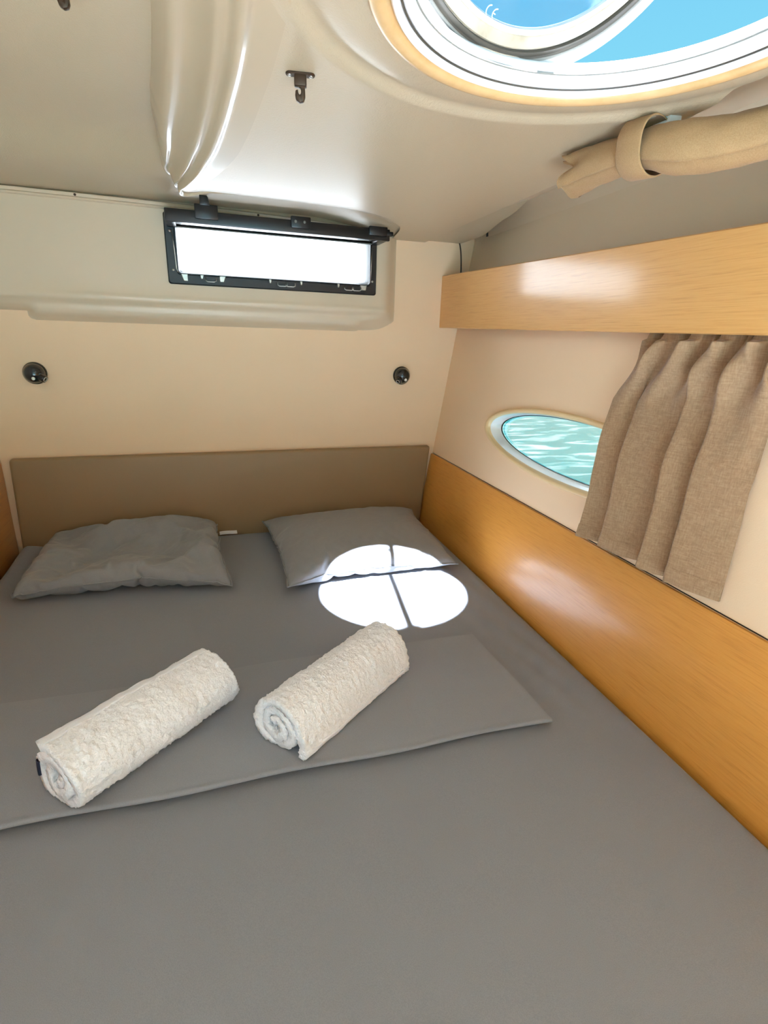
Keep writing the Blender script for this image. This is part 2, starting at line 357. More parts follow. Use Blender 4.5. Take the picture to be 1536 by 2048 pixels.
F = [[i * k_ + j, i * k_ + j + 1, (i + 1) * k_ + j + 1, (i + 1) * k_ + j] for i in range(n_p - 1) for j in range(k_ - 1) if edge_path[i].y < 1.5 or edge_path[i].x < .60]
obj('rib', V, F, 'gelcoat_gloss', ceiling, sharp=60)
# --- moulding that carries the back window
def mould_y(x, z):
    prof = lerp_poly([(.020, 2.010), (.030, 1.995), (.036, 1.978), (.045, 1.968), (.058, 1.9635), (.072, 1.9625), (.080, 1.9575), (.088, 1.9505), (.098, 1.9475), (.112, 1.950), (.40, 1.950)], z)
    q = sstep(.645, .712, x)
    c_ = max(0, x - .56) / .15; zc = .030 + .055 * c_ * c_                       # lower right corner rounds off
    if z < zc + .03 and x > .56: q = max(q, 1 - (z - zc + .02) / .05 if z > zc - .02 else 1)
    if x < -.475:                                                               # bottom edge steps up at the far left
        s = sstep(-.475, -.505, x); prof = max(prof, lerp_poly([(.02, 2.010), (.048, 2.010), (.056, 1.9800), (.066, 1.966), (.085, 1.95), (.4, 1.95)], z) * s + prof * (1 - s))
    return prof + (2.010 - prof) * min(1, max(0, q))
xs = sorted(set(list(np.round(np.linspace(-.68, .72, 90), 4)) + [WX0, WX1])); zs = sorted(set(list(np.round(np.linspace(.020, .112, 24), 4)) + [WZ0, WZ1, .20, .25, .30, .36, .40]))
V = [(x, mould_y(x, z), z) for x in xs for z in zs]; nz_ = len(zs); F = []
for i in range(len(xs) - 1):
    for j in range(nz_ - 1):
        if WX0 - 1e-6 <= xs[i] and xs[i + 1] <= WX1 + 1e-6 and WZ0 - 1e-6 <= zs[j] and zs[j + 1] <= WZ1 + 1e-6: continue
        F.append([i * nz_ + j, (i + 1) * nz_ + j, (i + 1) * nz_ + j + 1, i * nz_ + j + 1])
o = struct('trim_1', V, F, 'mould', 'pale moulded window surround standing out from the back wall', sharp=50)
# thin track over the moulding
tp = [Vector((-.68, 1.947, .3690)), Vector((-.30, 1.947, .3680)), Vector((.0, 1.947, .3660)), Vector((.30, 1.947, .3600)), Vector((.55, 1.947, .3500)), Vector((.655, 1.947, .3450))]
tp = catmull(tp, 6); V = []
for p in tp:
    for dy, dz in ((.004, .0105), (-.006, .0090), (-.010, .0060), (-.006, .0015), (-.0050, -.0015), (-.010, -.0050), (-.006, -.0090), (.004, -.0105)): V.append((p.x, p.y + dy, p.z + dz))
F = [[i * 8 + j, i * 8 + (j + 1) % 8, (i + 1) * 8 + (j + 1) % 8, (i + 1) * 8 + j] for i in range(len(tp) - 1) for j in range(8)] + [list(range(8)), [(len(tp) - 1) * 8 + j for j in range(8)][::-1]]
track = struct('trim_2', V, F, 'mould', 'slim double-ridged track running above the back window', sharp=30)
for x in (-.317, .205):
    obj('screw', *lathe([(0, .0015), (.003, .0010), (.0036, 0)], (x, 1.9385, lerp_poly([(q.x, q.z) for q in tp], x) + .002), (0, -1, 0), 12), 'bronze', track)
# --- white superstructure outside the back window, sea around the hull
o = obj_bm('wall_outside', box(bmesh.new(), (-2.2, 2.75, -.30), (3.2, 2.80, .95), .01), 'deck', smooth=False); tag(o, 'sunlit white deck house outside the back window', kind='structure')
V = [(-400, -400, -1.75), (400, -400, -1.75), (400, 400, -1.75), (-400, 400, -1.75)]
struct('sea', V, [[0, 1, 2, 3]], 'sea', 'turquoise rippled sea beyond the porthole', smooth=False)

# ================================================================== BACK WINDOW (flap opened inwards)
win = thing('window_1', 'black-framed narrow window with its flap hinged open in the back wall', 'window', (.264, 1.95, .148)); del win['category']; win['kind'] = 'structure'
R3 = lambda x0, x1, z0, z1, r, y: [(x, y, z) for x, z in rrect(x0, x1, z0, z1, r)]
V, F = loops([R3(-.083, .609, .145, .350, .008, 1.951), R3(-.083, .609, .145, .350, .008, 1.943), R3(-.080, .606, .148, .347, .008, 1.940), R3(-.056, .588, .173, .335, .010, 1.940), R3(-.054, .586, .175, .334, .010, 1.936), R3(-.050, .583, .178, .332, .010, 1.936), R3(-.049, .582, .179, .331, .010, 1.942)])
obj('frame', V, F, 'black', win, sharp=30)
V, F = loops([R3(-.049, .582, .179, .331, .010, 1.942), R3(-.047, .580, .181, .329, .012, 1.948), R3(-.044, .577, .186, .327, .014, 1.965), R3(-.043, .576, .187, .326, .014, 1.99), R3(-.043, .576, .187, .326, .014, 2.05)])
obj('gasket', V, F, 'grey_inner', win, sharp=40)
V, F = loops([R3(-.079, .606, .148, .345, .006, 1.951), R3(-.079, .606, .148, .345, .006, 2.05), R3(-.043, .576, .187, .326, .014, 2.05)])
obj('reveal', V, F, 'black', win, sharp=40)
flap = obj_bm('flap', box(box(box(box(bmesh.new(), (-.074, 1.832, .306), (.619, 1.846, .341), .003), (-.074, 1.842, .3075), (-.046, 1.938, .3165), .002), (.583, 1.842, .3075), (.614, 1.938, .3165), .002), (-.070, 1.926, .3070), (.609, 1.940, .3165), .002), 'black', win)
boxobj('pane', (-.048, 1.845, .3095), (.585, 1.928, .3145), 'glass', flap, .0005)
boxobj('gasket', (-.048, 1.920, .3055), (.585, 1.9265, .3085), 'grey_inner', flap, .0005)
boxobj('end_stop', (.606, 1.830, .322), (.630, 1.850, .334), 'black', flap, .002)
def latch(x0, x1, zt, tab=None):
    bm = box(bmesh.new(), (x0, 1.824, .318), (x1, 1.836, zt), .003)
    o = obj_bm('latch', bm, 'black', flap)
    if tab:
        pts = [(tab[0], zt - .004), (tab[1], zt - .004), (tab[1] - .004, zt + .018), (tab[1] - .010, zt + .024), (tab[0], zt + .026)]
        obj_bm('lever', prism(pts, 1.820, 1.832, .002, 2), 'black', flap)
    return o
latch(.010, .076, .358, (.026, .054)); latch(.292, .354, .3515); latch(.545, .608, .3455)
for x in (.306, .334): obj('rivet', *lathe([(0, .0016), (.0035, .0012), (.0042, 0)], (x, 1.8235, .336), (0, -1, 0), 14), 'seal_grey', flap)
def catch(x, w_, h_, lean=0):
    pts = [(x - w_ * .5 + lean, .176), (x + w_ * .5 + lean, .176), (x + w_ * .32, .176 - h_), (x - w_ * .32, .176 - h_)]
    obj_bm('catch', prism(pts, 1.934, 1.9405, .0012, 1), 'metal', win)
for a in ((-.030, .020, .021, -.004), (.019, .011, .012), (.080, .020, .018, .003), (.236, .009, .012), (.340, .009, .012), (.470, .009, .012), (.562, .024, .017, -.002)): catch(*a)
def bracket(x):
    p = [Vector((x - .016, 1.937, .168)), Vector((x - .016, 1.936, .160)), Vector((x - .010, 1.936, .157)), Vector((x + .010, 1.936, .157)), Vector((x + .016, 1.936, .160)), Vector((x + .016, 1.937, .168))]
    obj('bracket', *tube(p, .0017, 6), 'metal', win)
bracket(.046); bracket(.276); bracket(.303); bracket(.508); bracket(.536)
for x, z in ((-.067, .297), (-.066, .186), (.594, .190)): obj('screw', *lathe([(0, .0018), (.0035, .0014), (.0042, 0)], (x, 1.9395, z), (0, -1, 0), 14), 'metal', win)
obj('stay', *tube([Vector((-.061, 1.935, .300)), Vector((-.058, 1.932, .25)), Vector((-.056, 1.934, .190)), Vector((-.052, 1.936, .180))], .0016, 6), 'metal', win)
obj('stay', *tube([Vector((.589, 1.938, .322)), Vector((.588, 1.936, .25)), Vector((.586, 1.937, .185))], .0014, 6), 'metal', win)

# ================================================================== PORTHOLE
port = thing('window_2', 'eye-shaped porthole with a tan rim in the right wall', 'window', (wall_x(PC[0], PC[1]), PC[0], PC[1])); del port['category']; port['kind'] = 'structure'
W3 = lambda L, d: [(wall_x(p[0], p[1]) + d, p[0], p[1]) for p in L]
E_ = lambda a, b, dz=0.0, dy=0.0: eye_ab(a, b, PC[1] + dz, PC[0] + dy)
V, F = loops([W3(E_(.447, .0965), .002), W3(E_(.446, .0960), -.004), W3(E_(.441, .0935), -.0075), W3(E_(.432, .0885), -.0085), W3(E_(.424, .0840), -.0065), W3(E_(.420, .0815), -.002), W3(E_(.418, .0800), .003)])
obj('rim', V, F, 'port_rim', port, sharp=60)
V, F = loops([W3(E_(.418, .0800), .003), W3(E_(.412, .0785), .016), W3(E_(.404, .0765), .026), W3(E_(.396, .0745), .030), W3(E_(.394, .0740), .034)])
obj('liner', V, F, 'white', port, sharp=60)
V, F = loops([W3(E_(.396, .0748), .0315), W3(E_(.390, .0735), .0300), W3(E_(.388, .0725), .0330)])
obj('gasket', V, F, 'black', port, sharp=60)
V = W3(E_(.395, .0745), .036) + W3(E_(.395, .0745), .040)
obj('pane', V, [list(range(96)), list(range(96, 192))[::-1]], 'glass', port, smooth=False)

# ================================================================== ROOF HATCH
hatch = thing('window_3', 'round roof hatch with a maple rim and white frame, its lid propped open', 'hatch', (HC.x, HC.y, .336)); del hatch['category']; hatch['kind'] = 'structure'
c0 = (HC.x, HC.y, 0)
obj('rim', *lathe([(.264, .3385), (.2635, .3335), (.260, .3300), (.254, .3285), (.247, .3300), (.2425, .3335), (.241, .338), (.241, .352)], c0, n_=128), 'wood_ring', hatch, sharp=70)
obj('frame', *lathe([(.2405, .340), (.2400, .3350), (.2375, .3325), (.2335, .3330), (.2315, .3355), (.2310, .3400), (.2295, .3415), (.2280, .3395), (.2255, .3385), (.2225, .3400), (.2205, .3440), (.2198, .3500), (.2200, .3640), (.2240, .3680), (.2300, .3660), (.2320, .3610)], c0, n_=128), 'white', hatch, sharp=50)
obj('seal', *lathe([(.2309, .3395), (.2300, .3380), (.2288, .3380), (.2282, .3395)], c0, n_=128), 'seal', hatch)
obj('seal', *lathe([(.2200, .3520), (.2185, .3515), (.2180, .3535), (.2188, .3550), (.2200, .3550)], c0, n_=128), 'seal_grey', hatch)
# lid: hinged on the far side and standing open
A_ = math.radians(52.5); PH = math.radians(96); HR = .226; HZ = .372
hp = Vector((HC.x + HR * math.cos(PH), HC.y + HR * math.sin(PH), HZ)); out = Vector((math.cos(PH), math.sin(PH), 0)); side = Vector((-math.sin(PH), math.cos(PH), 0))
ev = -out * math.cos(A_) + Vector((0, 0, math.sin(A_))); nv = -(ev.cross(side)).normalized()
if nv.y > 0: nv = -nv                                       # faces down into the cabin
LC = hp + ev * .212
lid = obj('lid', *lathe([(0.2371, -.014), (0.2371, .000), (0.2343, .0030), (0.2212, .0035), (0.2201, .0030)], LC, nv, 128), 'white', hatch, sharp=50)
obj('flange', *lathe([(0.2075, .0015), (0.2059, .0042), (0.1933, .0048), (0.1922, .0030)], LC, nv, 128), 'lid_flange', lid, sharp=50)
obj('seal', *lathe([(0.2201, .0025), (0.2174, .0060), (0.2152, .0045), (0.2141, .0045), (0.2124, .0075), (0.2086, .0080), (0.2073, .0020)], LC, nv, 128), 'seal', lid, sharp=60)
obj('seal', *lathe([(0.2206, .0030), (0.2190, .0065), (0.2168, .0060), (0.2157, .0040)], LC, nv, 128), 'seal_grey', lid, sharp=60)
obj('rim', *lathe([(0.1925, .0030), (0.1905, .0050), (0.1862, .0040), (0.1851, -.002)], LC, nv, 128), 'white', lid, sharp=60)
pv = [LC + (side * math.cos(2 * math.pi * i / 96) + ev * math.sin(2 * math.pi * i / 96)) * .1920 + nv * d for d in (.000, -.006) for i in range(96)]
obj('pane', pv, [list(range(96)), list(range(96, 192))[::-1]], 'glass_blue', lid, smooth=False)
# conformity mark printed on the lid pane
def arcs(cx, cy, r, w_, a0, a1, z, n_=22):
    V = []; F = []
    for i in range(n_ + 1):
        a = math.radians(a0 + (a1 - a0) * i / n_)
        for rr in (r, r - w_): V.append((cx + rr * math.cos(a), cy + rr * math.sin(a), z))
    F = [[2 * i, 2 * i + 1, 2 * i + 3, 2 * i + 2] for i in range(n_)]; return V, F
mv = []; mf = []
def addm(V, F):
    o_ = len(mv); mv.extend(V); mf.extend([[o_ + i for i in f] for f in F])
addm(*arcs(0, 0, .0100, .0022, 95, 265, 0)); addm(*arcs(.0165, 0, .0100, .0022, 95, 265, 0))
addm([(.0075, -.0010, 0), (.0145, -.0010, 0), (.0145, .0010, 0), (.0075, .0010, 0)], [[0, 1, 2, 3]])
mc = LC - ev * .1790 - side * .0 + nv * .0012
rx = side if side.x > 0 else -side; ry = ev
ct, st = math.cos(math.radians(-10)), math.sin(math.radians(-10)); ux = rx * ct + ry * st; uy = -rx * st + ry * ct
MK = -.027
mv = [mc + rx * MK + ux * (p[0] - .006) * .62 + uy * p[1] * .62 for p in mv]
obj('mark', mv, mf, 'print', lid, smooth=False)
# hinge block between frame and lid
hx = rx
def hbox(name, u0, u1, v0, v1, d0, d1, m, par):
    bm = box(bmesh.new(), (u0, v0, d0), (u1, v1, d1), .002)
    for v in bm.verts: v.co = hp + rx * v.co.x + ev * v.co.y + nv * v.co.z
    return obj_bm(name, bm, m, par)
hbox('hinge', -.075, .035, -.030, .0, -.012, .006, 'lid_flange', hatch)
hbox('hinge', -.030, .020, -.033, -.012, .004, .013, 'white', hatch)
# stay that props the lid
s0 = Vector((.405, .330, .371)); s1 = hp + ev * .25; s1.x = .462; s1 = s1 + nv * .012
def flat_bar(name, a, b, wd, th, m, par, up):
    d = (b - a).normalized(); sd = d.cross(up).normalized(); uu = sd.cross(d)
    bm = box(bmesh.new(), (-wd / 2, 0, -th / 2), (wd / 2, (b - a).length, th / 2), .002)
    for v in bm.verts: v.co = a + sd * v.co.x + d * v.co.y + uu * v.co.z
    return obj_bm(name, bm, m, par)
flat_bar('stay', s0, s1, .026, .008, 'white', hatch, Vector((0, 0, 1)))
flat_bar('stay_foot', s0 + Vector((-.028, -.010, .003)), s0 + Vector((.028, -.010, .003)), .022, .012, 'white', hatch, Vector((0, 0, 1)))
sm = s0.lerp(s1, .93)
flat_bar('end_fitting', sm + Vector((-.036, 0, 0)), sm + Vector((.010, 0, 0)), .010, .010, 'metal', hatch, Vector((0, 0, 1)))

# ================================================================== WOODWORK
def valance_pt(y, t_): # outer face
    x = .893 + .0093 * (y - 2.0); zt = .234 - .0285 * (2.0 - y) * (1 - .0) ; zb = .0455 - .0165 * (2.0 - y)
    return x, zb + (zt - zb) * t_
prof = [(.016, 0.0), (.003, 0.0), (.0, .012), (.0, .5), (.0, .985), (.003, 1.0), (.016, 1.0)]
V = []; ys = [2.006, 1.995, 1.2, .4, -.3, -1.0]
for y in ys:
    for d, t_ in prof:
        x, z = valance_pt(y, t_); V.append((x + d, y, z))
k_ = len(prof); F = [[i * k_ + j, i * k_ + (j + 1) % k_, (i + 1) * k_ + (j + 1) % k_, (i + 1) * k_ + j] for i in range(len(ys) - 1) for j in range(k_)] + [list(range(k_)), [(len(ys) - 1) * k_ + j for j in range(k_)][::-1]]
val = thing('curtain_valance', 'long honey oak valance board fixed along the right wall above the curtain', 'valance', (.893, 1.0, .04))
obj('board', V, F, 'wood', val, sharp=30)
for y in (1.7, 1.15, .1, -.7):
    x, z = valance_pt(y, .5); boxobj('bracket', (x + .015, y - .015, z - .03), (wall_x(y, z) + .004, y + .015, z + .03), 'metal', val)
# lining board along the berth
V = []; ys = [2.004, 1.5, 1.0, .5, 0, -1.0]
pr = [(.010, -.455), (-.006, -.455), (-.0085, -.459), (-.0085, -.60), (-.0085, -.75), (.01, -.75)]
for y in ys:
    for d, z in pr: V.append((wall_x(y, z) + d, y, z))
k_ = len(pr); F = [[i * k_ + j, i * k_ + (j + 1) % k_, (i + 1) * k_ + (j + 1) % k_, (i + 1) * k_ + j] for i in range(len(ys) - 1) for j in range(k_)] + [list(range(k_)), [(len(ys) - 1) * k_ + j for j in range(k_)][::-1]]
o = obj('wall_board', V, F, 'wood_low', sharp=30); tag(o, 'wide honey oak lining board between the berth and the right wall', 'panel')
bm = prism([(2.0, -.415), (.0, -.40), (.0, -.80), (2.0, -.80)], -.682, -.652, .004, 2, axis='x')
o = obj_bm('wall_board', bm, 'wood_low'); tag(o, 'honey oak lining board beside the left end of the headboard', 'panel')

# ================================================================== BERTH
berth = thing('berth', 'double berth under a smooth grey fitted sheet', 'bed', (.1, 1.0, -1.25))
XL = -.648
def bed_top(u, v):
    y = .02 + 1.953 * v; xr = wall_x(y, -.745) - .0108; x = XL + (xr - XL) * u
    d = min((x - XL) / .05, (xr - x) / .035, (y - .02) / .05, (1.973 - y) / .03)
    z = BED_Z - .045 * (1 - math.sqrt(max(0, 1 - (1 - min(1, d)) ** 2)))
    e_ = min(1, d)
    z += e_ * (.0030 * noise.noise(Vector((x * 2.3, y * 2.3, 1))) + .0012 * noise.noise(Vector((x * 9 + y * 3, y * 5, 4))))
    # gentle drag lines along the wall side and by the pillows
    q = math.exp(-((xr - x - .10) / .07) ** 2) * sstep(.5, 1.0, y)
    z += q * .0022 * math.sin((x * 1.0 + y * .16) * 95) * e_
    z += .022 * math.exp(-((x + .62) / .09) ** 2 - ((y - 1.93) / .13) ** 2) * min(1, d * 1.5)
    return (x, y, z)
nu, nv_ = 150, 170
V, F = grid(bed_top, nu, nv_)
# close the sides
ring = [i * (nv_ + 1) for i in range(nu + 1)] + [nu * (nv_ + 1) + j for j in range(1, nv_ + 1)] + [i * (nv_ + 1) + nv_ for i in range(nu - 1, -1, -1)] + [j for j in range(nv_ - 1, 0, -1)]
b0 = len(V)
V += [(min(V[i][0], wall_x(V[i][1], -.93) - .012), V[i][1], -.93) for i in ring]
F += [[ring[i], b0 + i, b0 + (i + 1) % len(ring), ring[(i + 1) % len(ring)]] for i in range(len(ring))] + [[b0 + i for i in range(len(ring))]]
obj('mattress', V, F, 'sheet', berth, sharp=60)
boxobj('base', (XL, .05, -1.25), (.690, 1.97, -.93), 'wood_low', berth, .004)
o = obj_bm('headboard', prism([(-.624, -.413), (.872, -.417), (.838, -.80), (-.636, -.80)], 1.974, 2.006, .011, 4), 'leather'); tag(o, 'taupe padded headboard on the back wall behind both pillows', 'headboard')
V, F = grid(lambda u, v: (.016 + .064 * u, 1.940 + .022 * v + .003 * u, BED_Z + .0075 + .004 * v + .001 * math.sin(u * 5)), 8, 3)
V += [(x, y, z - .002) for x, y, z in V]; F += [[i + 36 for i in f][::-1] for f in F]
o = obj('fabric_tag', V, F, 'hem'); tag(o, 'small white fabric tag at the headboard foot between the pillows', 'tag')

# ---------------------------------------------------------------- pillows
def pillow_faces(nx, ny):
    idx = {}; F = []
    def vid(s, i, j):
        k_ = (0 if i in (0, nx) or j in (0, ny) else s, i, j)
        if k_ not in idx: idx[k_] = len(idx)
        return idx[k_]
    for s in (0, 1):
        for i in range(nx):
            for j in range(ny):
                q = [vid(s, i, j), vid(s, i + 1, j), vid(s, i + 1, j + 1), vid(s, i, j + 1)]
                if s: q.reverse()
                F.append(q)
    per = [vid(0, i, 0) for i in range(nx + 1)] + [vid(0, nx, j) for j in range(1, ny + 1)] + [vid(0, i, ny) for i in range(nx - 1, -1, -1)] + [vid(0, 0, j) for j in range(ny - 1, 0, -1)]
    return F, per
def inflate(nx, ny, W, D, press, soft, grow, seed):
    """Two sewn cotton layers are blown up, then let down again so that they settle with creases."""
    F, per = pillow_faces(nx, ny); co = {}
    for s in (0, 1):
        for i in range(nx + 1):
            for j in range(ny + 1):
                edge = i in (0, nx) or j in (0, ny); k_ = (0 if edge else s, i, j)
                if k_ in co: continue
                x = (i / nx - .5) * W; y = (j / ny - .5) * D
                co[k_] = (x, y, .03 + (0 if edge else (.004 if s == 0 else -.004) + .006 * noise.noise(Vector((x * 9 + seed, y * 9, s * 5)))))
    order = []
    for s in (0, 1):
        for i in range(nx):
            for j in range(ny):
                for a, b in ((i, j), (i + 1, j), (i + 1, j + 1), (i, j + 1)):
                    k_ = (0 if a in (0, nx) or b in (0, ny) else s, a, b)
                    if k_ in co: order.append(co.pop(k_))
    me = bpy.data.meshes.new('cover_draft'); me.from_pydata(order, [], F); me.update()
    o = bpy.data.objects.new('cover_draft', me); C.objects.link(o)
    md = o.modifiers.new('cloth', 'CLOTH'); s = md.settings
    s.quality = 6; s.effector_weights.gravity = .09; s.mass = .05 * (66 * 54) / (nx * ny)
    s.tension_stiffness = 12; s.compression_stiffness = 12; s.shear_stiffness = 4; s.bending_stiffness = .03
    s.tension_damping = 5; s.compression_damping = 5; s.shear_damping = 5; s.use_pressure = True; s.shrink_min = grow; s.air_damping = .5
    s.uniform_pressure_force = press; s.keyframe_insert('uniform_pressure_force', frame=20)
    s.uniform_pressure_force = soft; s.keyframe_insert('uniform_pressure_force', frame=40)
    cs = md.collision_settings; cs.use_self_collision = True; cs.self_distance_min = .003; cs.distance_min = .003
    pm = bpy.data.meshes.new('table_draft'); pm.from_pydata([(-2, -2, 0), (2, -2, 0), (2, 2, 0), (-2, 2, 0)], [], [[0, 1, 2, 3]])
    pl = bpy.data.objects.new('table_draft', pm); C.objects.link(pl); pl.modifiers.new('collision', 'COLLISION'); pl.collision.thickness_outer = .004; pl.collision.cloth_friction = 20
    SC.frame_start = 1; SC.frame_end = 75; md.point_cache.frame_end = 75
    for f in range(1, 76): SC.frame_set(f)
    ev_ = o.evaluated_get(bpy.context.evaluated_depsgraph_get()); P = [tuple(v.co) for v in ev_.data.vertices]
    for q in (o, pl): bpy.data.objects.remove(q)
    SC.frame_set(1)
    return P, F, per
def pillow(args, place, label):
    P, F, per = inflate(*args)
    V = [place(*p) for p in P]
    cen = np.mean(np.array(V), axis=0); lo = min(v[2] for v in V)
    root = thing('pillow', label, 'pillow', (float(cen[0]), float(cen[1]), lo), 'grey pillows at the headboard')
    o = obj('cover', V, F, 'pillow', root)
    md = o.modifiers.new('smooth', 'SUBSURF'); md.levels = 1; md.render_levels = 2
    pp = [Vector(V[i]) for i in per]; cw = Vector(cen)
    pp = [p + Vector((p.x - cw.x, p.y - cw.y, 0)).normalized() * .0012 for p in pp]
    Vt, Ft = tube(pp + [pp[0]], .0022, 6, False)
    obj('seam', Vt, Ft, 'pillow', root)
    return root
def placer(fl, fr, bl, br, zs, lift_back=0.0, hw=.31, hd=.25, top=0, crease=1.0):
    def f(x, y, z):
        u = (x + hw) / (2 * hw); v = (y + hd) / (2 * hd)
        px = (fl[0] * (1 - u) + fr[0] * u) * (1 - v) + (bl[0] * (1 - u) + br[0] * u) * v
        py = (fl[1] * (1 - u) + fr[1] * u) * (1 - v) + (bl[1] * (1 - u) + br[1] * u) * v
        q = max(0, z - .006)
        if top: q = top * min(1.15, q / top) ** .72
        zz = BED_Z + .0055 + q * zs + lift_back * v
        if z > .03:                                          # long creases pulled towards the open end
            n1 = noise.noise(Vector((x * 11 + y * 5.5, y * 3.2 - x * 1.5, hd * 9))); n2 = noise.noise(Vector((x * 17 - y * 6, y * 5, hd * 31)))
            edge = min(1, (z - .03) / .03) * crease
            zz -= edge * (.0085 * max(0, 1 - abs(n1) / .11) * (.35 + .65 * (1 - v)) + .004 * max(0, 1 - abs(n2) / .10) * (1 - v))
        return (px, py, zz)
    return f
pillow((56, 46, .63, .50, 11, 1.25, -.03, 3), placer((-.545, 1.525), (.041, 1.455), (-.535, 1.955), (.020, 1.955), 1.0, .020, top=.105), 'plump creased grey pillow at the left end of the headboard')
pillow((54, 46, .63, .54, 10, 2.1, -.02, 8), placer((.180, 1.392), (.756, 1.424), (.170, 1.955), (.795, 1.965), .74, .012, .313, .265, crease=.35), 'flatter grey pillow half in the round patch of sunlight')
# ---------------------------------------------------------------- folded sheet
def fold_pt(u, v, top):
    # v: 0 = far edge, 1 = near fold
    xl, xr = -.62, .612 - .006 * v; x = xl + (xr - xl) * u
    yf = .731 - .032 * x + .003 * math.sin(x * 17); yb = 1.052 + .018 * (x - .6) * -.3 + .004 * math.sin(x * 9)
    y = yb + (yf - yb) * v
    h = .0095 + .0100 * sstep(.05, .95, v) + .0022 * noise.noise(Vector((x * 7, y * 9, 2))) * (0.3 + v)
    h += .003 * noise.noise(Vector((x * 3 + 5, y * 14 + x * 5, 6)))
    h = min(max(h, .0050), .0172)
    c_ = sstep(.94, 1.0, u); h -= .004 * c_ * (1 - v)
    return x, y, h
nu, nv_ = 160, 54; V = []
def fold_ring(u):
    L = []
    for j in range(nv_ + 1):
        x, y, h = fold_pt(u, j / nv_, True); L.append((x, y, BED_Z + .0035 + h))
    x, y, h = fold_pt(u, 1.0, True)
    for a in (30, 60, 90, 120, 150):
        a = math.radians(a); L.append((x, y - h * .55 * math.sin(a) + (.010 if a > 2.3 else 0), BED_Z + .0092 + h * .5 + h * .32 * math.cos(a)))
    for j in range(nv_, -1, -9):
        x, y, h = fold_pt(u, j / nv_, True); L.append((x, y + (.030 if j == nv_ else 0), BED_Z + .0035))
    return L
rings = [fold_ring(i / nu) for i in range(nu + 1)]; k_ = len(rings[0]); V = [p for L in rings for p in L]
F = [[i * k_ + j, (i + 1) * k_ + j, (i + 1) * k_ + (j + 1) % k_, i * k_ + (j + 1) % k_] for i in range(nu) for j in range(k_)] + [list(range(k_))[::-1], [nu * k_ + j for j in range(k_)]]
o = obj('folded_sheet', V, F, 'top_sheet', sharp=70); tag(o, 'folded grey top sheet lying across the berth under both towels', 'sheet')
